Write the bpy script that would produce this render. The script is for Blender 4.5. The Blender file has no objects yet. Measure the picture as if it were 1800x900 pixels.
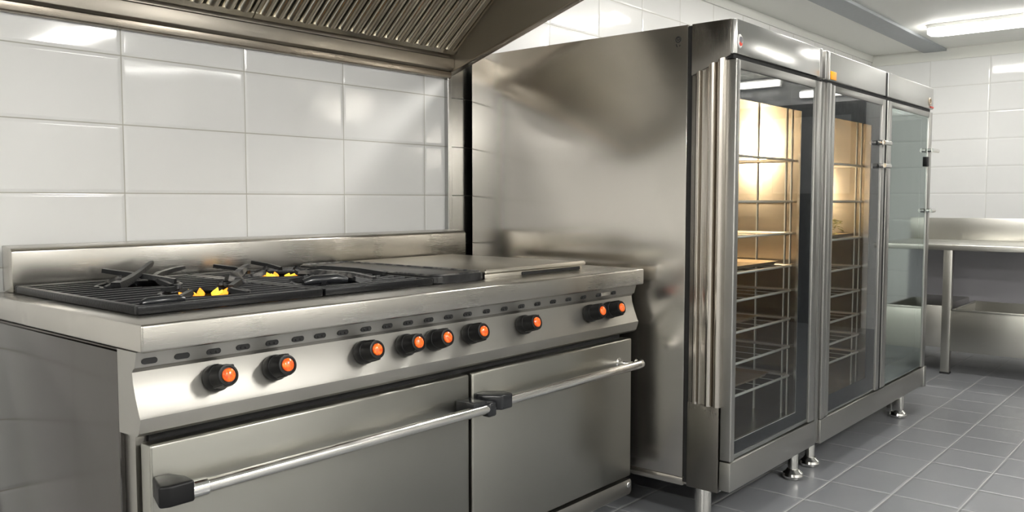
import bpy, bmesh, math, random
from mathutils import Vector, Matrix
random.seed(7)
scene = bpy.context.scene
COL = scene.collection
PI = math.pi

# ------------------------------------------------------------------ materials
class NT:
    """small helper around a node tree"""
    def __init__(s, name):
        s.m = bpy.data.materials.new(name); s.m.use_nodes = True
        s.t = s.m.node_tree; s.b = s.t.nodes['Principled BSDF']; s.out = s.t.nodes['Material Output']
    def n(s, typ, **kw):
        x = s.t.nodes.new(typ)
        for k, v in kw.items(): setattr(x, k, v)
        return x
    def l(s, a, b): s.t.links.new(a, b)
    def setv(s, x, v):
        if hasattr(v, 'node'): s.l(v, x)
        else: x.default_value = v
    def math(s, op, a, b=0.0, c=0.0):
        x = s.n('ShaderNodeMath', operation=op)
        s.setv(x.inputs[0], a); s.setv(x.inputs[1], b); s.setv(x.inputs[2], c)
        return x.outputs[0]
    def mapr(s, v, a, b, c, d, smooth=False):
        x = s.n('ShaderNodeMapRange')
        if smooth: x.interpolation_type = 'SMOOTHSTEP'
        s.setv(x.inputs[0], v)
        for i, q in enumerate((a, b, c, d)): s.setv(x.inputs[1 + i], q)
        return x.outputs[0]
    def mix(s, f, a, b):
        x = s.n('ShaderNodeMix', data_type='RGBA')
        s.setv(x.inputs[0], f); s.setv(x.inputs[6], a); s.setv(x.inputs[7], b)
        return x.outputs[2]
    def noise(s, vec, scale, detail=2.0, rough=.5):
        x = s.n('ShaderNodeTexNoise'); x.inputs['Scale'].default_value = scale
        x.inputs['Detail'].default_value = detail; x.inputs['Roughness'].default_value = rough
        s.l(vec, x.inputs['Vector']); return x.outputs[0]
    def pos(s, scale=None):
        g = s.n('ShaderNodeNewGeometry').outputs['Position']
        if scale is None: return g
        m = s.n('ShaderNodeMapping'); m.inputs['Scale'].default_value = scale
        s.l(g, m.inputs['Vector']); return m.outputs[0]
    def bump(s, h, strength, dist, normal=None):
        x = s.n('ShaderNodeBump'); x.inputs['Strength'].default_value = strength
        x.inputs['Distance'].default_value = dist; s.l(h, x.inputs['Height'])
        if normal is not None: s.l(normal, x.inputs['Normal'])
        s.l(x.outputs[0], s.b.inputs['Normal']); return x.outputs[0]

def c4(r, g, b): return (r, g, b, 1.0)
MATS = {}
def plain(name, col, rough=.5, metal=0.0, coat=0.0, emit=None, es=0.0):
    t = NT(name); b = t.b
    b.inputs['Base Color'].default_value = c4(*col); b.inputs['Roughness'].default_value = rough
    b.inputs['Metallic'].default_value = metal; b.inputs['Coat Weight'].default_value = coat
    # faint procedural wear in the gloss
    nz = t.noise(t.pos(), 35.0, 3.0)
    t.l(t.mapr(nz, .3, .7, max(rough - .05, 0.02), rough + .05), b.inputs['Roughness'])
    if emit:
        b.inputs['Emission Color'].default_value = c4(*emit); b.inputs['Emission Strength'].default_value = es
    MATS[name] = t.m; return t.m

def steel(name, col=(.60, .585, .55), rough=.28, brush=(1, 1, 40), scale=14.0, bumps=.03, var=.045, cloud=.04, wave=0.0, aniso=.45, arot=.25):
    t = NT(name); b = t.b
    b.inputs['Metallic'].default_value = 1.0
    br = t.noise(t.pos(tuple(q * 3 if q > 1 else q for q in brush)), scale, 3.0, .55)
    cl = t.noise(t.pos(), 3.0, 3.0, .5)
    dark = c4(*(x * (1 - cloud) for x in col)); lite = c4(*(min(1, x * (1 + cloud)) for x in col))
    t.l(t.mix(t.mapr(cl, .15, .85, 0, 1, True), dark, lite), b.inputs['Base Color'])
    r = t.math('ADD', t.mapr(br, .25, .75, rough - var * .2, rough + var * .2), t.mapr(cl, .15, .85, -.02, .03, True))
    t.l(r, b.inputs['Roughness'])
    nrm = None
    if wave > 0:
        x = t.n('ShaderNodeBump'); x.inputs['Strength'].default_value = wave; x.inputs['Distance'].default_value = .05
        t.l(t.noise(t.pos(), 2.2, 1.0), x.inputs['Height']); nrm = x.outputs[0]
    if nrm is not None: t.l(nrm, b.inputs['Normal'])
    b.inputs['Anisotropic'].default_value = aniso; b.inputs['Anisotropic Rotation'].default_value = arot
    tg = t.n('ShaderNodeTangent'); tg.direction_type = 'RADIAL'; tg.axis = 'Z'; t.l(tg.outputs[0], b.inputs['Tangent'])
    MATS[name] = t.m; return t.m

def tiles(name, ax, su, sv, ou, ov, col, grout, rough, gw=.0035, vtop=None, plaster=(.80, .80, .76), tone=.02, wavy=.05, tilt=.01, grough=.7, spec=.5):
    t = NT(name); b = t.b
    sx = t.n('ShaderNodeSeparateXYZ'); t.l(t.pos(), sx.inputs[0])
    U = sx.outputs[ax[0]]; V = sx.outputs[ax[1]]
    def cell(S, size, off):
        q = t.math('DIVIDE', t.math('SUBTRACT', S, off), size)
        fl = t.math('FLOOR', q); fr = t.math('SUBTRACT', q, fl)
        d = t.math('MULTIPLY', t.math('MINIMUM', fr, t.math('SUBTRACT', 1.0, fr)), size)
        return fl, fr, d
    fu, ru, du = cell(U, su, ou); fv, rv, dv = cell(V, sv, ov)
    d = t.math('MINIMUM', du, dv)
    g = t.mapr(d, gw * .35, gw * .75, 1.0, 0.0)
    wn = t.n('ShaderNodeTexWhiteNoise'); cb = t.n('ShaderNodeCombineXYZ'); t.l(fu, cb.inputs[0]); t.l(fv, cb.inputs[1])
    t.l(cb.outputs[0], wn.inputs['Vector'])
    wc = t.n('ShaderNodeSeparateColor'); t.l(wn.outputs['Color'], wc.inputs[0])
    lo = c4(*(x * (1 - tone) for x in col)); hi = c4(*(min(1, x * (1 + tone)) for x in col))
    mott = t.noise(t.pos(), 6.0, 4.0, .6)
    f = t.math('ADD', t.math('MULTIPLY', wc.outputs[0], .6), t.mapr(mott, .3, .7, 0, .4))
    tc = t.mix(f, lo, hi); cc = t.mix(g, tc, c4(*grout))
    if vtop is not None:
        top = t.math('GREATER_THAN', V, vtop)
        cc = t.mix(top, cc, c4(*plaster)); g = t.math('MAXIMUM', g, top)
    t.l(cc, b.inputs['Base Color'])
    t.l(t.mix(g, c4(rough, rough, rough), c4(grough, grough, grough)), b.inputs['Roughness'])
    b.inputs['Specular IOR Level'].default_value = spec
    # pillow edge, per tile lean and slight waviness
    edge = t.mapr(d, 0.0, .012, 0.0, 1.0, True)
    lean = t.math('ADD', t.math('MULTIPLY', t.math('SUBTRACT', wc.outputs[1], .5), ru), t.math('MULTIPLY', t.math('SUBTRACT', wc.outputs[2], .5), rv))
    h = t.math('ADD', t.math('MULTIPLY', edge, .0016), t.math('MULTIPLY', lean, tilt))
    h = t.math('ADD', h, t.math('MULTIPLY', t.noise(t.pos(), 4.5, 1.0), wavy * .05))
    t.bump(h, 1.0, 1.0)
    MATS[name] = t.m; return t.m

def glass(name, tint, refl=.06, rough=.0, gcol=(1, 1, 1)):
    t = NT(name); t.t.nodes.remove(t.b)
    tr = t.n('ShaderNodeBsdfTransparent'); tr.inputs[0].default_value = c4(*tint)
    gl = t.n('ShaderNodeBsdfGlossy'); gl.inputs['Roughness'].default_value = rough; gl.inputs[0].default_value = c4(*gcol)
    lw = t.n('ShaderNodeLayerWeight'); lw.inputs[0].default_value = .5
    f = t.math('ADD', refl, t.math('MULTIPLY', t.math('POWER', lw.outputs['Facing'], 5.0), 1.0 - refl))
    sm = t.noise(t.pos((1, 1, .4)), 9.0, 3.0)
    f2 = t.math('ADD', f, t.mapr(sm, .45, .8, 0, .03))
    f2 = t.math('MULTIPLY', f2, t.math('SUBTRACT', 1.0, t.n('ShaderNodeNewGeometry').outputs['Backfacing']))
    mx = t.n('ShaderNodeMixShader'); t.l(f2, mx.inputs[0]); t.l(tr.outputs[0], mx.inputs[1]); t.l(gl.outputs[0], mx.inputs[2])
    t.l(mx.outputs[0], t.out.inputs[0])
    MATS[name] = t.m; return t.m

def emitter(name, col, s):
    t = NT(name); t.b.inputs['Base Color'].default_value = c4(*(.9 * q for q in col))
    t.b.inputs['Emission Color'].default_value = c4(*col); t.b.inputs['Emission Strength'].default_value = s
    MATS[name] = t.m; return t.m

steel('steel_worktop', (.52, .50, .46), .27, (1, 40, 40), 10)
steel('steel_front', (.42, .408, .378), .40, (1, 40, 40), 12)
steel('steel_door', (.375, .37, .335), .30, (1, 40, 40), 12, wave=.02)
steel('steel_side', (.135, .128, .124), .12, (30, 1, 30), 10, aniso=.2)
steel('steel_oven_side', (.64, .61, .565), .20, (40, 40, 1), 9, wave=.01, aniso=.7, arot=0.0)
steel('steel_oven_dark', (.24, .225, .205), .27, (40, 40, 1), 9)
steel('grip_steel', (.56, .52, .47), .20, (40, 40, 1), 9)
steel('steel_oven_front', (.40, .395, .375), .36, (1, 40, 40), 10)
steel('steel_fascia', (.62, .62, .60), .20, (1, 40, 40), 10, var=.05, wave=.06)
steel('steel_hood', (.37, .34, .295), .34, (1, 40, 40), 10)
steel('steel_hood_lip', (.36, .32, .27), .28, (1, 40, 40), 10)
steel('steel_filter', (.88, .84, .75), .20, (1, 1, 1), 20, cloud=.10, aniso=0)
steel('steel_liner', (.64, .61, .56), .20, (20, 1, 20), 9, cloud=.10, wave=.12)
steel('steel_fascia_satin', (.62, .62, .60), .42, (1, 40, 40), 10)
steel('steel_table', (.54, .53, .49), .33, (1, 40, 40), 10)
steel('steel_trim_and_shade', (.42, .42, .41), .24, (30, 1, 30), 10)  # steel of the corner strip, also grey standing in for wall shade
steel('griddle_plate', (.54, .51, .45), .33, (1, 1, 1), 14, cloud=.16, aniso=0)
plain('chrome', (.80, .79, .77), .13, 1.0)
plain('bar_steel', (.80, .785, .75), .2, 1.0)
plain('black_plastic', (.006, .006, .0065), .40); MATS['black_plastic'].node_tree.nodes['Principled BSDF'].inputs['Specular IOR Level'].default_value = .3
plain('black_rubber', (.008, .008, .008), .7)
plain('black_enamel', (.015, .016, .018), .18)
plain('black_border', (.012, .013, .016), .4); MATS['black_border'].node_tree.nodes['Principled BSDF'].inputs['Specular IOR Level'].default_value = .12
plain('burner_black', (.02, .021, .024), .22, coat=.4)
t = NT('orange_lens'); nz = t.noise(t.pos(), 130, 3)
t.l(t.mix(t.mapr(nz, .38, .66, 0, 1), c4(.72, .055, .004), c4(1.0, .21, .02)), t.b.inputs['Base Color']); t.b.inputs['Roughness'].default_value = .15; t.b.inputs['Coat Weight'].default_value = .6
t.b.inputs['Emission Color'].default_value = c4(1.0, .16, .012); t.b.inputs['Emission Strength'].default_value = .06; t.bump(nz, .4, .002); MATS['orange_lens'] = t.m
plain('orange_plastic', (.95, .38, .01), .35)
plain('red_enamel', (.75, .06, .03), .35)
plain('white_enamel', (.85, .84, .82), .3)
plain('tan_metal', (.55, .44, .33), .4, .3)
plain('grey_emblem', (.20, .20, .22), .3, .4)
plain('wire', (.88, .86, .82), .34, .75)
plain('tray_metal', (.50, .40, .28), .36, .9)
plain('plaster', (.74, .745, .70), .6)
plain('beam_grey', (.36, .385, .40), .55)
plain('ceiling_paint', (.78, .785, .745), .65)
plain('fixture_white', (.8, .8, .77), .4)
plain('dark_gap', (.01, .01, .01), .6)
plain('added_panel_grey', (.55, .54, .58), .5, .1)
plain('reflection_dark', (.045, .043, .04), .5)  # near-black that puts darkness into oven side and glass reflections
plain('reflection_grey', (.3, .3, .3), .5)
# cast iron
t = NT('cast_iron'); t.b.inputs['Base Color'].default_value = c4(.006, .0063, .0075); t.b.inputs['Specular IOR Level'].default_value = .27; t.b.inputs['Roughness'].default_value = .30
t.bump(t.noise(t.pos(), 160.0, 4.0), .35, .002); MATS['cast_iron'] = t.m
t = NT('worn_iron'); nz = t.noise(t.pos(), 30, 4)
t.l(t.mix(t.mapr(nz, .45, .62, 0, 1), c4(.05, .05, .052), c4(.22, .21, .2)), t.b.inputs['Base Color']); t.b.inputs['Metallic'].default_value = .8
t.b.inputs['Roughness'].default_value = .36; MATS['worn_iron'] = t.m
t = NT('black_plate'); nz = t.noise(t.pos((3, 30, 3)), 8, 4)
t.l(t.mix(t.mapr(nz, .4, .75, 0, 1), c4(.012, .012, .013), c4(.05, .05, .05)), t.b.inputs['Base Color']); t.b.inputs['Roughness'].default_value = .33
t.bump(nz, .25, .003); MATS['black_plate'] = t.m
# herbs
t = NT('herb_green'); nz = t.noise(t.pos(), 60, 3)
t.l(t.mix(t.mapr(nz, .35, .65, 0, 1), c4(.34, .32, .07), c4(.80, .66, .25)), t.b.inputs['Base Color']); t.b.inputs['Roughness'].default_value = .6; MATS['herb_green'] = t.m
tiles('tiles_wall_back', (0, 2), .4155, .205, 1.22, 1.178, (.87, .865, .845), (.50, .48, .42), .06, .003, 2.372)
tiles('tiles_wall_right', (1, 2), .457, .2245, 1.633, .989, (.80, .805, .795), (.60, .60, .57), .07, .004, 2.335)
tiles('tiles_wall_far', (1, 2), .4155, .205, 0, 1.178, (.78, .78, .76), (.42, .40, .34), .08, .0042, 2.36)
tiles('tiles_wall_front', (0, 2), .4155, .205, 0, 1.178, (.78, .78, .76), (.42, .40, .34), .08, .0042, 2.36)
tiles('tiles_floor', (0, 1), .2775, .2435, 3.495, 1.0125, (.205, .212, .225), (.40, .40, .40), .30, .005, tone=.06, wavy=.02, tilt=.004)
glass('door_glass', (.86, .88, .88), .04)
glass('door_glass_pale', (.52, .57, .56), .36, .05, (.84, .93, .90))
emitter('lamp_diffuser', (1.0, .975, .93), 6.0)
emitter('lamp_diffuser_aisle', (1.0, .975, .93), 23.0)
emitter('lamp_diffuser_rear', (1.0, .975, .93), 15.0)
emitter('oven_bulb', (1.0, .72, .43), 320.0)
emitter('flame', (1.0, .30, .02), .45)
emitter('flame_yellow', (1.0, .62, .04), .45)

# ------------------------------------------------------------------ mesh helpers
def box(bm, x0, x1, y0, y1, z0, z1, bev=0.0, seg=2):
    r = bmesh.ops.create_cube(bm, size=1.0)
    vs = r['verts']
    for v in vs:
        v.co = Vector((x0 + (v.co.x + .5) * (x1 - x0), y0 + (v.co.y + .5) * (y1 - y0), z0 + (v.co.z + .5) * (z1 - z0)))
    if bev > 0:
        es = list({e for v in vs for e in v.link_edges})
        bmesh.ops.bevel(bm, geom=es, offset=bev, segments=seg, affect='EDGES', profile=.5)
    return bm
def frame_axes(d):
    d = d.normalized(); a = Vector((0, 0, 1)) if abs(d.z) < .9 else Vector((1, 0, 0))
    u = d.cross(a).normalized(); return u, d.cross(u).normalized()
def lathe(bm, p, axis, prof, n=24, cap=True):
    """prof: list of (distance along axis, radius)"""
    p = Vector(p); axis = Vector(axis).normalized(); u, w = frame_axes(axis); rings = []
    for t_, r in prof:
        rings.append([bm.verts.new(p + axis * t_ + (u * math.cos(2 * PI * i / n) + w * math.sin(2 * PI * i / n)) * max(r, 1e-5)) for i in range(n)])
    for a, b in zip(rings, rings[1:]):
        for i in range(n): bm.faces.new((a[i], a[(i + 1) % n], b[(i + 1) % n], b[i]))
    if cap:
        bm.faces.new(rings[0][::-1]); bm.faces.new(rings[-1])
    return bm
def tube(bm, pts, r, n=10, cap=True):
    pts = [Vector(p) for p in pts]; rings = []
    rs = r if isinstance(r, (list, tuple)) else [r] * len(pts)
    ref = None
    for i, p in enumerate(pts):
        d = (pts[min(i + 1, len(pts) - 1)] - pts[max(i - 1, 0)]).normalized()
        if ref is None: u, w = frame_axes(d)
        else:
            u = (ref - d * ref.dot(d)).normalized(); w = d.cross(u)
        ref = u
        rings.append([bm.verts.new(p + (u * math.cos(2 * PI * k / n) + w * math.sin(2 * PI * k / n)) * rs[i]) for k in range(n)])
    for a, b in zip(rings, rings[1:]):
        for i in range(n): bm.faces.new((a[i], a[(i + 1) % n], b[(i + 1) % n], b[i]))
    if cap:
        bm.faces.new(rings[0][::-1]); bm.faces.new(rings[-1])
    return bm
def prism(bm, poly, axis, a, b, bev=0.0, seg=2):
    """poly: list of 2D points in the plane of the two other axes (in x<y<z order); extruded along axis from a to b"""
    def P(q, s):
        if axis == 'x': return Vector((s, q[0], q[1]))
        if axis == 'y': return Vector((q[0], s, q[1]))
        return Vector((q[0], q[1], s))
    A = [bm.verts.new(P(q, a)) for q in poly]; B = [bm.verts.new(P(q, b)) for q in poly]; n = len(poly)
    fs = [bm.faces.new(A), bm.faces.new(B[::-1])]
    for i in range(n): fs.append(bm.faces.new((A[i], B[i], B[(i + 1) % n], A[(i + 1) % n])))
    if bev > 0:
        es = list({e for v in A + B for e in v.link_edges})
        bmesh.ops.bevel(bm, geom=es, offset=bev, segments=seg, affect='EDGES', profile=.5)
    return bm
def stadium(bm, c, hw, hh, axis_y0, axis_y1, n=8):
    poly = []
    for i in range(n + 1):
        a = -PI / 2 + PI * i / n; poly.append((c[0] + hw - hh + hh * math.cos(a), c[1] + hh * math.sin(a)))
    for i in range(n + 1):
        a = PI / 2 + PI * i / n; poly.append((c[0] - hw + hh + hh * math.cos(a), c[1] + hh * math.sin(a)))
    return prism(bm, poly, 'y', axis_y0, axis_y1)
def rrect(x0, x1, y0, y1, r, n=5):
    pts = []
    for cx, cy, a0 in ((x1 - r, y1 - r, 0), (x0 + r, y1 - r, PI / 2), (x0 + r, y0 + r, PI), (x1 - r, y0 + r, 1.5 * PI)):
        for i in range(n + 1):
            a = a0 + PI / 2 * i / n; pts.append((cx + r * math.cos(a), cy + r * math.sin(a)))
    return pts
def NB(): return bmesh.new()

def origin_of(o):
    p = Vector((0, 0, 0))
    while o is not None: p = p + o.location; o = o.parent
    return p
def obj(name, bm, mat, parent=None, at=None, label=None, smooth=30):
    """link a bmesh built in world coordinates as ONE object"""
    bmesh.ops.recalc_face_normals(bm, faces=bm.faces)
    if at is None:
        if parent is None:
            xs = [v.co for v in bm.verts]
            at = Vector(((min(v.x for v in xs) + max(v.x for v in xs)) / 2, (min(v.y for v in xs) + max(v.y for v in xs)) / 2, min(v.z for v in xs)))
        else: at = origin_of(parent)
    at = Vector(at)
    for v in bm.verts: v.co -= at
    me = bpy.data.meshes.new(name); bm.to_mesh(me); bm.free()
    mm = mat if isinstance(mat, (list, tuple)) else [mat]
    for k in mm: me.materials.append(MATS[k])
    if smooth:
        for p in me.polygons: p.use_smooth = True
        me.set_sharp_from_angle(angle=math.radians(smooth))
    o = bpy.data.objects.new(name, me); COL.objects.link(o)
    if parent is not None:
        o.parent = parent; o.location = at - origin_of(parent)
    else: o.location = at
    if label: o['label'] = label
    return o
def tag(o, label, cat, group=None, kind=None):
    o['label'] = label; o['category'] = cat
    if group: o['group'] = group
    if kind: o['kind'] = kind
    return o
def thing(name, label, cat, loc, group=None):
    o = bpy.data.objects.new(name, None); COL.objects.link(o); o.location = loc; o.empty_display_size = .1
    return tag(o, label, cat, group)
def copy_thing(root, delta, label):
    r = root.copy(); COL.objects.link(r); r.location = root.location + Vector(delta); r['label'] = label
    for ch in list(root.children):
        c = ch.copy(); COL.objects.link(c); c.parent = r
        for g in list(ch.children):
            d = g.copy(); COL.objects.link(d); d.parent = c
    return r
def struct(name, bm, mat, label=None, smooth=0):
    o = obj(name, bm, mat, smooth=smooth); o['kind'] = 'structure'
    if label: o['label'] = label
    return o

# ------------------------------------------------------------------ room
YW, XR, ZC = 2.575, 7.94, 2.43
XL, YF = -2.4, -3.2
b = NB(); box(b, XL - .1, XR + .1, YF - .1, YW + .1, -.1, 0); struct('floor', b, 'tiles_floor', 'grey square tiled kitchen floor')
b = NB(); box(b, XL - .1, XR + .1, YF - .1, YW + .1, ZC, ZC + .1); struct('ceiling', b, 'ceiling_paint', 'white painted ceiling')
b = NB(); box(b, XL - .1, XR + .1, YW, YW + .1, 0, ZC); struct('wall_back', b, 'tiles_wall_back', 'glossy white tiled wall behind the range and ovens')
b = NB(); box(b, XR, XR + .1, YF - .1, YW, 0, ZC); struct('wall_right', b, 'tiles_wall_right', 'white tiled wall behind the steel sink table')
b = NB(); box(b, XL - .1, XL, YF - .1, YW, 0, ZC); struct('wall_left', b, 'tiles_wall_far', 'white tiled wall on the left')
b = NB(); box(b, XL, XR, YF - .1, YF, 0, ZC); struct('wall_front', b, 'tiles_wall_front', 'white tiled wall on the camera side')
b = NB(); box(b, 2.63, XR, YW - .012, YW, 2.372, ZC); struct('trim_1', b, 'plaster', 'plain plaster strip between the back wall tiles and ceiling')
b = NB(); box(b, XR - .012, XR, YF, YW - .012, 2.335, ZC); struct('trim_2', b, 'plaster', 'plain plaster strip between the right wall tiles and ceiling')
b = NB(); box(b, 2.9, XR - .012, 1.965, 2.145, ZC - .022, ZC, .003); struct('trim_3', b, 'beam_grey', 'flat grey duct strip along the ceiling')
b = NB(); box(b, XR - .03, XR - .002, -1.75, .05, 0, 1.22); box(b, XR - .03, XR - .002, -1.75, -1.63, 1.22, 2.05); box(b, XR - .03, XR - .002, -.07, .05, 1.22, 2.05); box(b, XR - .03, XR - .002, -1.63, -.07, 1.93, 2.05); box(b, XR - .03, XR - .002, -.90, -.80, 1.22, 1.93)
D0 = struct('reflection_door', b, 'reflection_dark', 'added dark door shape on the unseen right wall for glass reflections')  # unseen door added to darken what the oven glass mirrors
b = NB(); box(b, XR - .018, XR - .010, -1.63, -.90, 1.22, 1.93); box(b, XR - .018, XR - .010, -.80, -.07, 1.22, 1.93); obj('reflection_pane', b, 'reflection_grey', D0)  # grey panes of the added door, for a lighter reflection
# corner guard, and grey sheet standing in for shaded tiles beside the ovens
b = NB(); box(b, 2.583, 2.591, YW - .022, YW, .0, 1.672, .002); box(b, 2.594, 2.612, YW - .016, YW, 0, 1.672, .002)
struct('trim_4', b, 'steel_trim_and_shade', 'narrow steel corner strip at the end of the white tiles')
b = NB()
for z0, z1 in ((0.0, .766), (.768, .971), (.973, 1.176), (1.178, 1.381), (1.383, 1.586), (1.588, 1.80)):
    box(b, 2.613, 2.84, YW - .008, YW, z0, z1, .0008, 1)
struct('shaded_wall_strip', b, 'steel_trim_and_shade', 'grey sheet standing in for the shaded wall tiles beside the ovens')

# ------------------------------------------------------------------ cooking range
X0, X1, YFR, YB, ZT = .80, 2.655, 1.638, 2.535, .912
R = thing('cooking_range', 'long stainless steel cooking range with nine black knobs against the tiled wall', 'range', (1.73, 2.08, 0))
b = NB(); box(b, .812, 2.585, 1.70, 2.53, .10, .85); obj('body', b, 'steel_front', R)
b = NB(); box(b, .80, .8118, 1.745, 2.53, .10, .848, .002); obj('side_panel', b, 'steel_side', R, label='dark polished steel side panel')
b = NB(); box(b, 2.585, 2.597, 1.745, 2.53, .10, .848, .002); obj('side_panel', b, 'reflection_dark', R)  # dark colour puts the gap's shade into the oven side reflection
# worktop with a sunken well
def worktop():
    bm = NB()
    o = [(X0, YFR), (X1, YFR), (X1, YB), (X0, YB)]; i = [(.868, 1.785), (1.985, 1.785), (1.985, 2.455), (.868, 2.455)]
    zb, zi = .855, .880
    ot = [bm.verts.new((x, y, ZT)) for x, y in o]; ob = [bm.verts.new((x, y, zb)) for x, y in o]
    it = [bm.verts.new((x, y, ZT)) for x, y in i]; ib = [bm.verts.new((x, y, zi)) for x, y in i]
    for k in range(4):
        j = (k + 1) % 4
        bm.faces.new((ot[k], ot[j], it[j], it[k])); bm.faces.new((ob[k], ob[j], ot[j], ot[k])); bm.faces.new((it[k], it[j], ib[j], ib[k]))
    bm.faces.new(ib); bm.faces.new(ob[::-1])
    es = [e for e in bm.edges if (e.verts[0] in ot and e.verts[1] in ot) or (e.verts[0] in ot and e.verts[1] in ob) or (e.verts[0] in ob and e.verts[1] in ot) or (e.verts[0] in ob and e.verts[1] in ob)]
    bmesh.ops.bevel(bm, geom=es, offset=.006, segments=3, affect='EDGES', profile=.5)
    return bm
obj('worktop', worktop(), 'steel_worktop', R)
b = NB(); box(b, .872, 1.982, 1.79, 2.45, .8795, .883); obj('burner_well', b, 'black_enamel', R, label='black drip tray under the grates')
# upstand at the back
b = NB(); prism(b, [(2.468, .9125), (2.468, 1.022), (2.476, 1.030), (2.535, 1.036), (2.535, .9125)], 'x', .862, 2.598, .003)
obj('backsplash', b, 'steel_worktop', R)
# control panel
prof = [(1.745, .8545), (1.663, .8545), (1.672, .822), (1.678, .819), (1.683, .812), (1.680, .790), (1.671, .762), (1.657, .727), (1.653, .721), (1.654, .714), (1.662, .690), (1.670, .683), (1.745, .681)]
b = NB(); prism(b, prof, 'x', .801, 2.643)
CP = obj('control_panel', b, 'steel_front', R, smooth=18)
b = NB(); lathe(b, (.868, 1.664, .696), (0, -.79, -.61), [(-.004, .004), (.0012, .004), (.002, .003)], 12); obj('panel_screw', b, 'chrome', CP)
slx = [.83, .90, .972, 1.043, 1.117, 1.187, 1.25, 1.318, 1.391, 1.462, 1.534, 1.609, 1.685, 1.762, 1.842, 1.921, 2.001, 2.079, 2.158, 2.24, 2.324, 2.411, 2.502]
for k, x in enumerate(slx):
    b = NB(); stadium(b, (x, .8345), .0165 if k < 14 else .014, .0062, 1.6660, 1.676)
    if k > 1:
        for q in (-.006, .006): lathe(b, (x + q, 1.6668, .834 + random.uniform(-.001, .001)), (0, -1, 0), [(0, .0032), (.0022, .0030), (.003, .0018)], 8)
    obj('vent_slot', b, 'dark_gap', CP)
b = NB(); box(b, 2.425, 2.478, 1.6640, 1.672, .828, .841, .0006, 1); obj('nameplate', b, 'bar_steel', CP)
# knobs
kx = [.976, 1.123, 1.384, 1.524, 1.630, 1.774, 2.012, 2.361, 2.476]
AX = Vector((-.03, -.96, .25)).normalized()
for k, x in enumerate(kx):
    p = Vector((x, 1.6755, .774)); n = 40
    b = NB()
    lathe(b, p, AX, [(-.004, .026), (.002, .0288), (.008, .0298), (.020, .0292), (.026, .0268), (.0265, .0255), (.029, .0258), (.032, .0248), (.058, .0240), (.0635, .0226), (.0640, .0185), (.0622, .0175)], 32)
    # shallow grip bar and pointer tab on the cap
    u, w = frame_axes(AX)
    for a in (-2.2 + (k % 3) * .4, .9 + (k % 3) * .4):
        c = p + (u * math.cos(a) + w * math.sin(a)) * .0225
        tube(b, [c + AX * .024, c + AX * .044, c + AX * .0620], [.0055, .005, .0035], 8)
    K = obj('control_knob', b, 'black_plastic', R, at=p)
    b = NB(); lathe(b, p + AX * .0628, AX, [(0, .0148), (.003, .0146), (.0055, .0115), (.0068, .006), (.0070, .0)], 20)
    obj('indicator_lens', b, 'orange_lens', K, label='orange round lens')
# doors
def door(xa, xb):
    bm = NB(); box(bm, xa, xb, 1.645, 1.688, .168, .667, .006, 3); return obj('oven_door', bm, 'steel_door', R)
D1 = door(.815, 1.744); D2 = door(1.757, 2.588)
b = NB(); box(b, .835, 2.575, 1.689, 1.6995, .16, .69); obj('door_seal_and_shade', b, 'black_rubber', R)  # black plate that paints the shade of the gaps around the doors
def bar(xa, xb, D, z=.578, curve=False):
    bm = NB()
    pts = [(xa, 1.583, z), ((xa + xb) / 2, 1.583, z), (xb - .02, 1.583, z)]
    if curve: pts += [(xb, 1.586, z), (xb + .014, 1.597, z), (xb + .018, 1.612, z)]
    else: pts += [(xb, 1.583, z)]
    tube(bm, pts, .0145, 20); return obj('handle_bar', bm, 'bar_steel', D)
bar(.875, 1.772, D1); bar(1.822, 2.555, D2, .586, True)
b = NB(); prism(b, [(.793, 1.572), (.812, 1.563), (.865, 1.563), (.868, 1.606), (.852, 1.645), (.818, 1.645)], 'z', .560, .604, .006, 3); obj('handle_bracket', b, 'black_plastic', D1, label='black plastic end block')
b = NB(); lathe(b, (.862, 1.583, .578), (1, 0, 0), [(0, .0185), (.036, .0185), (.038, .0165)], 24); obj('handle_collar', b, 'chrome', D1)
b = NB(); box(b, 1.688, 1.742, 1.575, 1.645, .568, .603, .003); box(b, 1.742, 1.776, 1.568, 1.60, .555, .596, .007, 3); obj('handle_bracket', b, ['black_enamel'], D1)
b = NB(); prism(b, [(1.762, 1.645), (1.762, 1.615), (1.795, 1.566), (1.842, 1.566), (1.846, 1.60), (1.815, 1.645)], 'z', .567, .610, .006, 3); obj('handle_bracket', b, 'black_enamel', D2, label='black angular end block')
b = NB(); tube(b, [(2.52, 1.59, .590), (2.50, 1.62, .592), (2.50, 1.646, .592)], .008, 12); lathe(b, (2.50, 1.6455, .592), (0, -1, 0), [(-.002, .016), (.004, .016), (.006, .012)], 16); obj('handle_post', b, 'chrome', D2)
# lower rail and legs
b = NB(); prism(b, rrect(.82, 2.592, .103, .157, .010), 'y', 1.645, 1.70, .002); KR = obj('kick_rail', b, 'steel_front', R)
b = NB(); lathe(b, (2.574, 1.645, .137), (0, -1, 0), [(-.002, .011), (.001, .011), (.003, .008), (.0032, .0)], 20); obj('rail_screw', b, 'chrome', KR)
for x, y in ((2.47, 1.76), (.93, 1.76), (2.47, 2.44), (.93, 2.44)):
    b = NB(); lathe(b, (x, y, 0), (0, 0, 1), [(0, .040), (.012, .044), (.03, .044), (.034, .038), (.1035, .038)], 28); obj('leg', b, 'bar_steel', R)
b = NB(); box(b, 2.36, 2.378, 1.75, 1.78, 0, .1035, .002); obj('leg_brace', b, 'steel_front', R)
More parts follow.
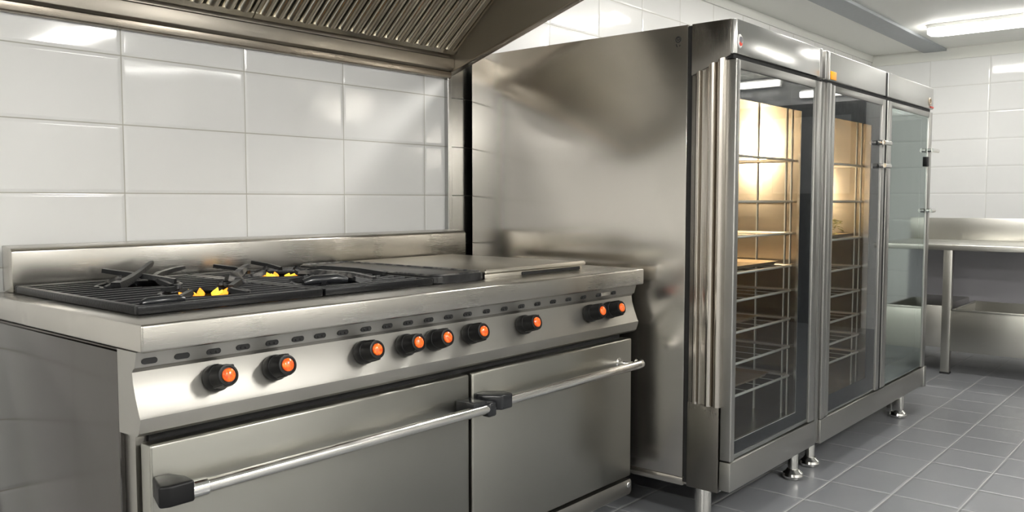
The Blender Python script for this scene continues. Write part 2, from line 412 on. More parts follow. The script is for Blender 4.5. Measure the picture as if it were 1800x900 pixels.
# griddle
b = NB()
box(b, 1.972, 2.488, 1.792, 2.445, .906, .927, .003)
box(b, 1.966, 2.500, 1.784, 2.452, .9275, .9385, .004, 3)
tube(b, [(1.972, 1.79, .9385), (2.494, 1.79, .9385)], .0035, 8)
G = obj('griddle', b, 'griddle_plate', R, label='raised smooth steel griddle plate')
b = NB(); box(b, 2.15, 2.47, 1.788, 1.7935, .9128, .9235, .001, 1); obj('grease_slot', b, 'dark_gap', G)
# burners
burn = [(1.12, 1.955), (1.11, 2.275), (1.545, 2.255), (1.50, 1.95)]
for k, (x, y) in enumerate(burn):
    b = NB(); lathe(b, (x, y, .8835), (0, 0, 1), [(0, .075), (.008, .078), (.012, .070), (.014, .045), (.018, .042)], 32)
    B = obj('burner', b, 'burner_black', R, at=(x, y, .8835))
    b = NB(); lathe(b, (x, y, .9020), (0, 0, 1), [(0, .036), (.006, .040), (.013, .036), (.016, .022), (.017, .0)], 28); obj('burner_cap', b, 'burner_black', B)
    if k == 3:
        b = NB(); tube(b, [(x + .085 * math.cos(a * PI / 12), y + .085 * math.sin(a * PI / 12), .903) for a in range(25)], .013, 10, False); obj('burner_ring', b, 'burner_black', B)
    if k in (0, 2):
        for m, (mat, cnt) in enumerate((('flame', 5), ('flame_yellow', 4))):
            for q in range(cnt):
                b = NB()
                a = 2 * PI * q / cnt + m * .4; rr = .046 - .012 * m; s = random.uniform(.8, 1.2)
                c = Vector((x + rr * math.cos(a), y + rr * math.sin(a), .911)); tip = Vector((math.cos(a) * .016, math.sin(a) * .016, .022 * s))
                tube(b, [c, c + tip * .3 + Vector((0, 0, .002)), c + tip * .6, c + tip], [.005, .0105, .008, .0008], 8)
                obj('flame', b, mat, B)

# ---- cast iron grates (lift out: things of their own)
def grate(label, xa, xb, ya, yb, holes, pitch=.0245):
    T = thing('burner_grate', label, 'grate', ((xa + xb) / 2, (ya + yb) / 2, .912), 'cast iron grates on the range')
    bm = NB()
    w = .018; z0, z1 = .9125, .9325
    box(bm, xa, xb, ya, ya + w, z0, z1, .004); box(bm, xa, xb, yb - w, yb, z0, z1, .004)
    box(bm, xa, xa + w, ya + w * .5, yb - w * .5, z0, z1 - .0005, .004); box(bm, xb - w, xb, ya + w * .5, yb - w * .5, z0, z1 - .0005, .004)
    obj('grate_frame', bm, 'cast_iron', T)
    bm = NB(); y = ya + w + pitch * .6
    while y < yb - w - .006:
        segs = [(xa + w * .5, xb - w * .5)]
        for hx, hy, hr in holes:
            if abs(y - hy) < hr:
                h = math.sqrt(hr * hr - (y - hy) ** 2); ns = []
                for s0, s1 in segs:
                    if hx - h > s0: ns.append((s0, min(s1, hx - h)))
                    if hx + h < s1: ns.append((max(s0, hx + h), s1))
                    if hx - h <= s0 and hx + h >= s1: pass
                segs = [q for q in ns if q[1] - q[0] > .01]
        dz = .0035 if int(y / pitch) % 2 else 0.0
        for s0, s1 in segs: prism(bm, [(y - .0082, .914), (y - .0070, .9265 - dz), (y - .0040, .9312 - dz), (y + .0008, .9320 - dz), (y + .0050, .9290 - dz), (y + .0072, .914)], 'x', s0, s1)
        y += pitch
    obj('grate_bars', bm, 'cast_iron', T)
    for hx, hy, hr in holes:
        bm = NB(); tube(bm, [(hx + hr * math.cos(a * PI / 16), hy + hr * math.sin(a * PI / 16), .924) for a in range(33)], .0075, 8, False)
        obj('grate_ring', bm, 'cast_iron', T)
    return T
def arm(T, pts, w, mat='cast_iron'):
    """flat cast finger swept along pts; w = widths"""
    bm = NB(); P = [Vector(p) for p in pts]; rows = []
    for i, p in enumerate(P):
        d = P[min(i + 1, len(P) - 1)] - P[max(i - 1, 0)]; s = Vector((-d.y, d.x, 0)).normalized() * w[i] * .5
        hgt = Vector((0, 0, w[i] * .30)); rows.append([bm.verts.new(p - s - hgt), bm.verts.new(p + s - hgt), bm.verts.new(p + s * .7 + hgt), bm.verts.new(p - s * .7 + hgt)])
    for a, c in zip(rows, rows[1:]):
        for i in range(4): bm.faces.new((a[i], a[(i + 1) % 4], c[(i + 1) % 4], c[i]))
    bm.faces.new(rows[0][::-1]); bm.faces.new(rows[-1])
    bmesh.ops.subdivide_edges(bm, edges=list(bm.edges), cuts=1, smooth=.4)
    return obj('pan_support', bm, mat, T, smooth=60)
GA = grate('black cast iron slatted grate nearest the open end of the range', .862, 1.345, 1.778, 2.452, [(burn[0][0], burn[0][1], .105), (burn[1][0], burn[1][1], .105)])
GB = grate('black cast iron slatted grate between the end grate and the flat black plate', 1.352, 1.735, 1.778, 2.452, [(burn[2][0], burn[2][1], .100), (burn[3][0], burn[3][1], .105)])
def spider(T, hx, hy, hr, angs, tip, mats):
    for a, tp, mt in zip(angs, tip, mats):
        c, s = math.cos(a), math.sin(a)
        arm(T, [(hx + c * hr * 1.12, hy + s * hr * 1.12, .930), (hx + c * hr * .75, hy + s * hr * .75, .9345 + tp * .25), (hx + c * hr * .66, hy + s * hr * .66, .938 + tp * .4), (hx + c * hr * .60, hy + s * hr * .60, .937 + tp * .3)], [.016, .020, .018, .010], mt)
ci, wi = 'cast_iron', 'worn_iron'
spider(GA, burn[0][0], burn[0][1], .105, [.5, 2.1, 3.7, 5.2], [.02, .01, .0, .0], [wi, ci, ci, ci])
spider(GA, burn[1][0], burn[1][1], .105, [.4, 1.9, 3.5, 5.0], [.0, .02, .02, .02], [ci, wi, ci, ci])
spider(GB, burn[2][0], burn[2][1], .100, [.2, 1.7, 3.3, 4.9], [.02, .02, .01, .01], [ci, ci, wi, ci])
spider(GB, burn[3][0], burn[3][1], .105, [.6, 2.2, 3.9, 5.4], [.0, .01, .01, .0], [wi, ci, ci, ci])
# the long raised fingers that stand up over the grates
arm(GA, [(1.30, 2.05, .934), (1.27, 2.07, .950), (1.31, 2.10, .962), (1.335, 2.115, .972), (1.352, 2.125, .974)], [.010, .030, .024, .018, .014], wi)
arm(GA, [(1.02, 2.22, .934), (1.08, 2.27, .944), (1.14, 2.33, .958), (1.19, 2.375, .974), (1.205, 2.39, .980)], [.034, .026, .018, .018, .012])
arm(GA, [(1.20, 2.25, .934), (1.15, 2.31, .946), (1.10, 2.37, .956), (1.075, 2.41, .962)], [.020, .022, .020, .018])
arm(GA, [(1.17, 2.33, .936), (1.22, 2.38, .944), (1.29, 2.43, .950), (1.33, 2.44, .954)], [.016, .022, .020, .014])
arm(GB, [(1.47, 2.31, .938), (1.45, 2.35, .948), (1.42, 2.42, .954)], [.018, .016, .018])
arm(GB, [(1.595, 2.325, .940), (1.58, 2.37, .950), (1.56, 2.43, .958)], [.018, .018, .018])
arm(GB, [(1.60, 2.19, .942), (1.63, 2.15, .950), (1.69, 2.05, .944), (1.725, 1.97, .935)], [.016, .024, .022, .018])
arm(GB, [(1.55, 2.165, .940), (1.57, 2.10, .944), (1.60, 1.98, .940), (1.61, 1.89, .932)], [.014, .022, .026, .020], wi)
arm(GA, [(1.20, 1.97, .935), (1.26, 2.03, .941), (1.31, 2.12, .942), (1.33, 2.20, .936)], [.018, .022, .022, .018])
b = NB(); tube(b, [(.890, 1.818, .933), (.905, 1.819, .9345), (.975, 1.823, .935), (.992, 1.824, .933)], [.007, .011, .011, .007], 12); obj('pan_rest', b, 'burner_black', GA)
b = NB(); tube(b, [(1.375, 1.905, .937), (1.40, 1.90, .942), (1.47, 1.885, .943), (1.50, 1.878, .938)], [.009, .014, .014, .009], 12); obj('pan_rest', b, 'burner_black', GB)
# flat black plate between the grates and the griddle
P = thing('black_hotplate', 'flat black rough hotplate lying between the slatted grates and the steel griddle', 'hotplate', (1.855, 2.11, .9125))
b = NB(); prism(b, rrect(1.742, 1.962, 1.775, 2.452, .03), 'z', .9128, .936, .004, 3); obj('plate', b, 'black_plate', P)
b = NB(); tube(b, [(q[0], q[1], .9365) for q in rrect(1.752, 1.954, 1.785, 2.442, .025)] + [(1.954, 2.417, .9365)], .0042, 8); obj('plate_rim', b, 'worn_iron', P)

# ------------------------------------------------------------------ glass-door ovens
YO = 1.325
def ring_pane(bm, x0, x1, z0, z1, a0, a1, c0, c1, y0, y1):
    """rectangular border band with the opening a0..a1 x c0..c1"""
    box(bm, x0, x1, y0, y1, c1, z1); box(bm, x0, x1, y0, y1, z0, c0); box(bm, x0, a0, y0, y1, c0, c1); box(bm, a1, x1, y0, y1, c0, c1)
def cavity(x0, x1, y0, y1, z0, z1, th=.012):
    bm = NB(); box(bm, x0 - th, x0, y0, y1, z0 - th, z1 + th); box(bm, x1, x1 + th, y0, y1, z0 - th, z1 + th)
    box(bm, x0, x1, y1, y1 + th, z0 - th, z1 + th); box(bm, x0, x1, y0, y1, z0 - th, z0); box(bm, x0, x1, y0, y1, z1, z1 + th); return bm
def bell_foot(T, x, y, top, square=False):
    bm = NB()
    if square: box(bm, x - .024, x + .024, y - .024, y + .024, .03, top, .003)
    else: lathe(bm, (x, y, .02), (0, 0, 1), [(0, .020), (top - .02, .020)], 20)
    F = obj('foot', bm, 'bar_steel', T, at=(x, y, 0))
    bm = NB(); lathe(bm, (x, y, 0), (0, 0, 1), [(0, .030), (.003, .040), (.014, .043), (.024, .040), (.032, .030), (.040, .024)], 28); obj('foot_bell', bm, 'chrome', F)
    return F
def plain_leg(T, x, y, top, r=.030):
    bm = NB(); lathe(bm, (x, y, 0), (0, 0, 1), [(0, r), (top, r)], 28); return obj('foot', bm, 'bar_steel', T)
OV = 'glass fronted ovens'
O1 = thing('glass_door_oven', 'tall steel oven with one lit glass door, right next to the range', 'oven', (3.1, 1.93, 0), OV)
# side sheet facing the range
b = NB(); box(b, 2.715, 2.733, 1.507, 2.54, .158, 1.769, .002); SP = obj('side_panel', b, 'steel_oven_side', O1)
b = NB(); box(b, 2.715, 2.733, 1.507, 2.54, .128, .1565, .002); obj('bottom_rail', b, 'steel_oven_side', SP)
b = NB(); tube(b, [(2.7148, 1.545 + .010 * math.cos(a * PI / 6), 1.722 + .010 * math.sin(a * PI / 6)) for a in range(13)], .0014, 6, False)
tube(b, [(2.7148, 1.545 + .005 * math.cos(a * PI / 6), 1.724 + .005 * math.sin(a * PI / 6)) for a in range(13)], .0012, 6, False)
tube(b, [(2.7148, 1.553, 1.706), (2.7148, 1.549, 1.696)], .0014, 6); tube(b, [(2.7148, 1.537, 1.702), (2.7148, 1.540, 1.698)], .0014, 6)
obj('stamped_mark', b, 'dark_gap', SP)
b = NB(); box(b, 2.733, 3.485, 1.49, 2.54, 1.66, 1.767); box(b, 2.733, 3.485, 2.36, 2.54, .13, 1.66); box(b, 3.472, 3.485, 1.40, 2.36, .13, 1.66); box(b, 2.733, 3.472, 1.37, 2.36, .13, .235)
obj('cabinet_shell', b, 'steel_oven_front', O1)
b = NB(); box(b, 2.724, 2.733, 1.491, 1.507, .14, 1.765); obj('panel_gap', b, 'dark_gap', O1)
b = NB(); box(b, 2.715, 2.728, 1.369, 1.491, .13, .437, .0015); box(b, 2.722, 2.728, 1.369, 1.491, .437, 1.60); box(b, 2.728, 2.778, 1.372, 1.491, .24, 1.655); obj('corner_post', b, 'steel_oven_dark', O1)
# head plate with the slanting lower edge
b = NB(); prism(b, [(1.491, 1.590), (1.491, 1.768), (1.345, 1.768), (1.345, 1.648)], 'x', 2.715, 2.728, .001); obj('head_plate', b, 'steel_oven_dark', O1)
# fluted grip column
rib = [(1.476, 2.722), (1.470, 2.708), (1.463, 2.702), (1.455, 2.702), (1.450, 2.708), (1.448, 2.716), (1.436, 2.719), (1.424, 2.716), (1.420, 2.704), (1.412, 2.695), (1.404, 2.693), (1.397, 2.697), (1.393, 2.706), (1.391, 2.718), (1.388, 2.718), (1.386, 2.704), (1.380, 2.697), (1.372, 2.695), (1.364, 2.699), (1.360, 2.709), (1.358, 2.722)]
b = NB(); A = []; Bt = []
for y, x in rib:
    zt = 1.588 + (1.491 - y) * .40; A.append(b.verts.new((x, y, .437))); Bt.append(b.verts.new((x, y, zt)))
for i in range(len(rib) - 1): b.faces.new((A[i], A[i + 1], Bt[i + 1], Bt[i]))
b.faces.new((A[-1], A[0], Bt[0], Bt[-1])); b.faces.new(A[::-1]); b.faces.new(Bt)
obj('fluted_grip', b, 'grip_steel', O1, smooth=40)
# fascia
b = NB(); prism(b, [(2.7165, 1.492), (2.7165, 1.345), (2.7185, 1.332), (2.728, 1.326), (3.462, 1.326), (3.462, 1.492)], 'z', 1.652, 1.767, .0025, 2); F1 = obj('fascia', b, 'steel_fascia', O1, smooth=35)
b = NB(); box(b, 3.466, 3.494, 1.326, 1.49, 1.650, 1.768, .004, 3); obj('fascia_post', b, 'steel_oven_front', O1)
b = NB(); box(b, 2.722, 3.495, 1.338, 1.489, 1.6375, 1.6515); obj('drip_gap', b, 'dark_gap', O1)
b = NB(); lathe(b, (2.743, 1.326, 1.694), (0, -1, 0), [(-.002, .0235), (.002, .0235), (.004, .0205), (.0042, .0)], 28)
for v in b.verts: v.co.x = 2.743 + (v.co.x - 2.743) * .78
Bd = obj('badge', b, 'white_enamel', F1, label='oval white badge with red and grey emblem')
b = NB(); lathe(b, (2.744, 1.3218, 1.698), (0, -1, 0), [(-.001, .0115), (.0008, .0115), (.001, .0)], 20)
obj('badge_emblem', b, 'grey_emblem', Bd)
b = NB(); prism(b, [(2.731, 1.684), (2.738, 1.677), (2.750, 1.679), (2.754, 1.690), (2.744, 1.686), (2.736, 1.692)], 'y', 1.3200, 1.3225); obj('badge_emblem', b, 'red_enamel', Bd)
b = NB(); box(b, 2.722, 3.496, YO, 1.366, .140, .2425, .002); obj('base_rail', b, 'steel_oven_front', O1)
# door 1
b = NB(); box(b, 2.722, 2.754, YO, 1.366, .247, 1.635, .004, 3); box(b, 2.754, 3.428, YO + .001, 1.364, 1.604, 1.635, .003); box(b, 3.428, 3.488, YO, 1.366, .247, 1.635, .003); box(b, 2.754, 3.428, 1.334, 1.364, .247, .262, .001)
DR1 = obj('oven_door', b, 'steel_oven_front', O1)
b = NB(); box(b, 2.752, 3.430, 1.331, 1.336, .2505, 1.606); obj('glass_pane', b, 'door_glass', DR1)
b = NB(); ring_pane(b, 2.7525, 3.4295, .2625, 1.6045, 2.7530, 3.312, .312, 1.505, 1.337, 1.341); obj('pane_border', b, 'black_border', DR1)
b = NB(); box(b, 3.309, 3.3125, 1.3355, 1.345, .312, 1.505); box(b, 2.754, 3.3125, 1.3355, 1.345, .309, .3125); obj('pane_bead', b, 'bar_steel', DR1)
b = NB(); box(b, 2.755, 2.766, 1.3655, 1.369, .25, 1.63); obj('door_seal_and_shade', b, 'black_rubber', DR1)
# cavity 1
obj('inner_lining', cavity(2.79, 3.458, 1.372, 2.34, .262, 1.60), 'steel_liner', O1)
def posts(T, xr, xl, z0, z1):
    for x, y in ((xr, 1.432), (xr, 1.455), (xr, 1.578), (xr, 2.15), (xl, 1.45), (xl, 2.15)):
        bm = NB(); tube(bm, [(x, y, z0), (x, y, z1)], .0032, 8); obj('rack_post', bm, 'wire', T)
posts(O1, 3.4535, 2.7945, .262, 1.60)
b = NB(); lathe(b, (2.792, 1.87, 1.41), (1, 0, 0), [(0, .04), (.012, .04), (.018, .032)], 24); L1 = obj('cavity_lamp', b, 'chrome', O1)
b = NB(); lathe(b, (2.810, 1.87, 1.41), (1, 0, 0), [(0, .030), (.012, .027), (.022, .016), (.025, .0)], 20); obj('bulb', b, 'oven_bulb', L1, label='glowing warm bulb')
bell_foot(O1, 3.44, 1.392, .142)
plain_leg(O1, 2.775, 1.455, .130)
plain_leg(O1, 2.80, 2.46, .130); plain_leg(O1, 3.44, 2.46, .130)

O2 = thing('glass_door_oven', 'wide steel oven with two glass doors and orange marker, far end of the row', 'oven', (4.32, 1.93, 0), OV)
b = NB()
box(b, 3.515, 5.115, 1.49, 2.54, 1.66, 1.767); box(b, 3.515, 5.115, 2.36, 2.54, .13, 1.66); box(b, 3.515, 3.545, 1.40, 2.36, .13, 1.66); box(b, 5.085, 5.115, 1.37, 2.36, .13, 1.66); box(b, 4.312, 4.345, 1.372, 2.36, .235, 1.66); box(b, 3.545, 5.085, 1.37, 2.36, .125, .235)
obj('cabinet_shell', b, 'steel_oven_front', O2)
def fas(xa, xb):
    bm = NB(); box(bm, xa, xb, 1.326, 1.489, 1.652, 1.767, .0035, 3); return obj('fascia', bm, 'steel_fascia_satin', O2)
F2 = fas(3.574, 4.298); F3 = fas(4.338, 5.118)
b = NB(); box(b, 3.532, 3.566, 1.326, 1.49, 1.650, 1.768, .004, 3); obj('fascia_post', b, 'steel_oven_front', O2)
b = NB(); box(b, 3.532, 5.10, 1.338, 1.489, 1.6375, 1.6515); box(b, 4.299, 4.337, 1.330, 1.489, 1.6515, 1.764); obj('drip_gap', b, 'dark_gap', O2)
b = NB(); box(b, 3.580, 3.640, 1.3215, 1.327, 1.655, 1.689, .002); obj('marker', b, 'orange_plastic', F2, label='square orange marker')
b = NB(); tube(b, [(5.045 + .017 * math.cos(a * PI / 10), 1.3248, 1.690 + .017 * math.sin(a * PI / 10)) for a in range(21)], .0045, 8, False)
B3 = obj('badge', b, 'tan_metal', F3, label='small copper ring badge with red tab')
b = NB(); box(b, 5.055, 5.112, 1.3215, 1.327, 1.657, 1.667, .002); obj('badge_tab', b, 'red_enamel', B3)
b = NB(); box(b, 3.560, 5.108, YO, 1.368, .131, .232, .002); BR2 = obj('base_rail', b, 'steel_oven_front', O2)
b = NB(); box(b, 5.082, 5.122, YO - .004, 1.372, .119, .2335, .002); obj('rail_cap', b, 'steel_oven_front', BR2)
b = NB(); box(b, 3.560, 3.600, YO, 1.366, .234, 1.640, .003); obj('corner_post', b, 'steel_oven_front', O2)
b = NB(); box(b, 3.515, 3.552, 1.333, 1.40, .140, 1.640, .003); obj('corner_post', b, 'steel_oven_front', O2)
b = NB(); box(b, 4.3065, 4.3385, 1.329, 1.369, .236, 1.636); obj('door_seal_and_shade', b, 'black_rubber', O2)  # black strip fills the gap between the doors with painted shade
def odoor(xa, xb, ga, gb, clear, pane):
    bm = NB(); box(bm, xa, ga, YO, 1.364, .238, 1.635, .003); box(bm, gb, xb, YO, 1.364, .238, 1.635, .003); box(bm, ga, gb, YO + .001, 1.362, 1.606, 1.635, .003); box(bm, ga, gb, 1.334, 1.362, .238, .246, .001)
    D = obj('oven_door', bm, 'steel_oven_front', O2)
    bm = NB(); box(bm, ga - .002, gb + .002, 1.331, 1.336, .2425, 1.608); obj('glass_pane', bm, pane, D)
    a1, c0, c1 = clear
    bm = NB(); ring_pane(bm, ga - .0015, gb + .0015, .2465, 1.606, ga - .001, a1, c0, c1, 1.337, 1.341); obj('pane_border', bm, 'black_border', D)
    return D
DR2 = odoor(3.601, 4.305, 3.643, 4.262, (4.150, .316, 1.505), 'door_glass')
DR3 = odoor(4.340, 5.104, 4.402, 5.045, (5.044, .330, 1.604), 'door_glass_pale')
def latch(D, x0, x1, z):
    bm = NB(); tube(bm, [(x0, 1.306, z), (x0 + .02, 1.306, z), (x1, 1.306, z)], .0115, 16)
    lathe(bm, (x0 + .004, 1.3065, z), (0, 1, 0), [(0, .012), (.019, .012)], 14)
    return obj('door_latch', bm, 'chrome', D)
latch(DR2, 4.215, 4.318, 1.428); latch(DR2, 4.235, 4.318, 1.320)
latch(DR3, 5.035, 5.155, 1.428); latch(DR3, 5.040, 5.115, 1.101)
b = NB(); box(b, 5.005, 5.048, 1.319, 1.332, 1.340, 1.392, .003); obj('door_lock', b, 'black_plastic', DR3)
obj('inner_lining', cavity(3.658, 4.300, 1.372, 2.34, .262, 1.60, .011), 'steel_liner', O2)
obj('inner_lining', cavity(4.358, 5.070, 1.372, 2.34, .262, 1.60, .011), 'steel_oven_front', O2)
posts(O2, 4.2955, 3.6625, .262, 1.60)
b = NB(); lathe(b, (3.660, 1.90, 1.26), (1, 0, 0), [(0, .04), (.012, .04), (.018, .032)], 24); L2 = obj('cavity_lamp', b, 'chrome', O2)
b = NB(); lathe(b, (3.678, 1.90, 1.26), (1, 0, 0), [(0, .026), (.012, .024), (.020, .014), (.022, .0)], 20); obj('bulb', b, 'oven_bulb', L2, label='glowing warm bulb')
bell_foot(O2, 3.655, 1.405, .132); bell_foot(O2, 4.79, 1.370, .131, True)
plain_leg(O2, 3.66, 2.46, .131); plain_leg(O2, 4.99, 2.46, .131); plain_leg(O2, 4.99, 1.46, .126)

# shelves in the ovens
ORD = ['topmost', 'second', 'third', 'fourth', 'fifth', 'sixth', 'seventh', 'eighth']
def shelf(x0, x1, z, label, group):
    T = thing('wire_shelf', label, 'shelf', ((x0 + x1) / 2, 1.8, z), group)
    bm = NB(); y0, y1 = 1.418, 2.17
    tube(bm, [(q[0], q[1], z) for q in rrect(x0, x1, y0, y1, .012, 3)] + [(x1, y1 - .012, z)], .0052, 10, False)
    obj('shelf_frame', bm, 'wire', T)
    bm = NB(); n = 5
    for i in range(1, n): x = x0 + (x1 - x0) * i / n; tube(bm, [(x, y0, z), (x, y1, z)], .0016, 6)
    obj('shelf_wires', bm, 'wire', T); return T
z1s = [1.320, 1.152, 1.022, .888, .785, .667, .550, .429]
s0 = None
for k, z in enumerate(z1s):
    lab = ORD[k] + ' wire shelf from the top inside the lit oven next to the range' if k else 'topmost wire shelf inside the lit oven next to the range'
    if s0 is None: s0 = shelf(2.805, 3.443, z, lab, 'wire shelves in the single oven')
    else: copy_thing(s0, (0, 0, z - z1s[0]), lab)
z2s = [1.321, 1.151, .977, .835, .718, .601, .501, .415]
s0 = None
for k, z in enumerate(z2s):
    lab = ORD[k] + ' wire shelf from the top behind the middle glass door' if k else 'topmost wire shelf behind the middle glass door'
    if s0 is None: s0 = shelf(3.675, 4.285, z, lab, 'wire shelves behind the middle glass door')
    else: copy_thing(s0, (0, 0, z - z2s[0]), lab)
def tray(x0, x1, y0, y1, z, label, group=None):
    bm = NB(); i = .008; o = rrect(x0, x1, y0, y1, .02, 4); q = rrect(x0 + i, x1 - i, y0 + i, y1 - i, .016, 4); h = .014
    n = len(o)
    rows = [[bm.verts.new((x, y, zz)) for x, y in p] for p, zz in ((q, z), (o, z + h), (rrect(x0 - .006, x1 + .006, y0 - .006, y1 + .006, .024, 4), z + h), (rrect(x0 + .002, x1 - .002, y0 + .002, y1 - .002, .02, 4), z + h - .002), (rrect(x0 + i, x1 - i, y0 + i, y1 - i, .016, 4), z + .002))]
    rows = [rows[0], rows[1], rows[2], rows[3], rows[4]]
    for a, c in ((0, 1), (1, 2), (2, 3), (3, 4)):
        for k in range(n): bm.faces.new((rows[a][k], rows[a][(k + 1) % n], rows[c][(k + 1) % n], rows[c][k]))
    bm.faces.new(rows[0][::-1]); bm.faces.new(rows[4])
    return tag(obj('baking_tray', bm, 'tray_metal', smooth=40), label, 'tray', group)
tray(2.83, 3.41, 1.46, 2.10, .8935, 'shallow golden baking tray on the fourth shelf of the lit oven', 'baking trays in the lit oven')
tray(2.83, 3.30, 1.50, 2.10, .6725, 'shallow brown baking tray on the sixth shelf of the lit oven', 'baking trays in the lit oven')
tray(2.83, 3.36, 1.47, 2.10, .4345, 'dull brown baking tray on the lowest shelf of the lit oven', 'baking trays in the lit oven')
tray(3.70, 4.25, 1.45, 2.05, .9825, 'baking tray heaped with herbs behind the middle glass door')
b = NB()
for k in range(420):
    x = random.uniform(3.84, 4.225); y = random.uniform(1.475, 1.80); hh = .075 * random.uniform(0, 1) * min(1, (4.245 - x) / .05); zz = .999 + hh
    a = random.uniform(0, 6.28); l = random.uniform(.015, .035); d = Vector((math.cos(a) * l, math.sin(a) * l, random.uniform(-.01, .018)))
    p = Vector((x, y, zz)); s = Vector((-math.sin(a), math.cos(a), 0)) * .006
    v = [b.verts.new(p - d * .5), b.verts.new(p + s), b.verts.new(p + d * .5 + Vector((0, 0, -.004))), b.verts.new(p - s)]
    w = [b.verts.new(q.co + Vector((0, 0, -.0025))) for q in v]
    b.faces.new(v); b.faces.new(w[::-1])
    for i in range(4): b.faces.new((v[i], v[(i + 1) % 4], w[(i + 1) % 4], w[i]))
tag(obj('herbs', b, 'herb_green', smooth=0), 'loose yellow green herbs heaped on a tray behind the middle glass door', 'herbs', None, 'stuff')

# ------------------------------------------------------------------ extractor hood
HX0, HX1 = .665, 2.618
H = thing('extractor_hood', 'large dark steel extractor hood hanging over the cooking range', 'hood', (1.63, 2.0, 1.67))
# side panel with sloping lower edge and an inward flange
b = NB(); prism(b, [(2.574, 1.690), (1.45, 2.044), (1.45, 2.428), (2.574, 2.428)], 'x', 2.604, 2.618)
obj('side_panel', b, 'steel_hood', H, smooth=0)
b = NB(); prism(b, [(2.574, 1.678), (1.44, 2.035), (1.44, 2.066), (2.574, 1.709)], 'x', 2.6185, 2.628, .002); prism(b, [(2.574, 1.678), (1.44, 2.035), (1.44, 2.044), (2.574, 1.687)], 'x', 2.592, 2.6185, .001); obj('edge_flange', b, 'steel_hood_lip', H)
# back gutter, three folds
b = NB(); prism(b, [(2.574, 1.664), (2.556, 1.664), (2.550, 1.668), (2.546, 1.690), (2.574, 1.690)], 'x', HX0, 2.60, .0015); obj('gutter_lip', b, 'steel_hood_lip', H)
b = NB(); prism(b, [(2.574, 1.691), (2.546, 1.691), (2.537, 1.700), (2.533, 1.742), (2.545, 1.748), (2.574, 1.748)], 'x', HX0, 2.603, .0015); obj('gutter', b, 'steel_hood', H)
b = NB(); prism(b, [(2.574, 1.7485), (2.5745, 2.428), (2.562, 2.428), (2.562, 1.7485)], 'x', HX0, 2.603); prism(b, [(2.562, 2.415), (2.562, 2.428), (1.45, 2.428), (1.45, 2.415)], 'x', HX0, 2.603); prism(b, [(1.45, 2.04), (1.45, 2.415), (1.462, 2.415), (1.462, 2.04)], 'x', HX0, 2.603)
obj('canopy', b, 'steel_hood', H)
b = NB(); prism(b, [(2.574, 1.67), (1.45, 2.03), (1.45, 2.428), (2.574, 2.428)], 'x', HX0 - .012, HX0); obj('side_panel', b, 'steel_hood', H, smooth=0)
# lift-out baffle filters
LO = Vector((0, 2.538, 1.766)); UP = Vector((0, 2.00, 2.212)); S = (UP - LO); SL = S.length; S.normalize(); Nn = Vector((0, -S.z, S.y)); Nn = -Nn if Nn.z > 0 else Nn
# Nn points down and towards the camera side
def fpt(x, s, n): p = LO + S * s + Nn * n; return Vector((x, p.y, p.z))
def filt(xa, xb, label):
    T = thing('baffle_filter', label, 'filter', ((xa + xb) / 2, 2.27, 1.752), 'baffle filters in the hood')
    bm = NB()
    def slab(x0, x1, s0, s1, n0, n1):
        v = [bm.verts.new(fpt(x, s, n)) for x in (x0, x1) for s in (s0, s1) for n in (n0, n1)]
        for f in ((0, 1, 3, 2), (4, 6, 7, 5), (0, 4, 5, 1), (2, 3, 7, 6), (0, 2, 6, 4), (1, 5, 7, 3)): bm.faces.new([v[i] for i in f])
    slab(xa, xb, 0, .022, -.020, .008); slab(xa, xb, SL - .02, SL, -.020, .006); slab(xa, xa + .010, .022, SL - .02, -.020, .005); slab(xb - .010, xb, .022, SL - .02, -.020, .005)
    obj('filter_frame', bm, 'steel_filter', T)
    bm = NB(); n = 17; w = (xb - xa - .02) / n
    for i in range(n):
        x = xa + .010 + w * (i + .5); q = w
        pr = [(-.40, -.013)] + [(.40 * math.sin(a * PI / 16), -.006 + .018 * math.cos(a * PI / 16)) for a in range(-8, 9)] + [(.40, -.013)]
        for th in (0.0,):
            A = [bm.verts.new(fpt(x + u * q, .020, v)) for u, v in pr]; C = [bm.verts.new(fpt(x + u * q, SL - .018, v)) for u, v in pr]
            A2 = [bm.verts.new(fpt(x + u * q * .9, .020, v - .002)) for u, v in pr]; C2 = [bm.verts.new(fpt(x + u * q * .9, SL - .018, v - .002)) for u, v in pr]
            for k in range(len(pr) - 1):
                bm.faces.new((A[k], A[k + 1], C[k + 1], C[k])); bm.faces.new((A2[k], C2[k], C2[k + 1], A2[k + 1])); bm.faces.new((A[k], A2[k], A2[k + 1], A[k + 1])); bm.faces.new((C[k], C[k + 1], C2[k + 1], C2[k]))
            bm.faces.new((A[0], C[0], C2[0], A2[0])); bm.faces.new((A[-1], A2[-1], C2[-1], C[-1]))
        # rounded foot of each channel
        c = fpt(x + q * .5, .022, -.004)
    obj('baffles', bm, 'steel_filter', T, smooth=50)
    bm = NB(); slab(xa + .010, xb - .010, .021, SL - .019, -.019, -.016); obj('baffle_gap_shade', bm, 'dark_gap', T)  # black sheet stands in for the shade between the baffles
    return T
filt(1.647, 2.601, 'ribbed steel baffle filter at the hood end beside the glass ovens')
filt(.688, 1.642, 'ribbed steel baffle filter in the middle of the hood')

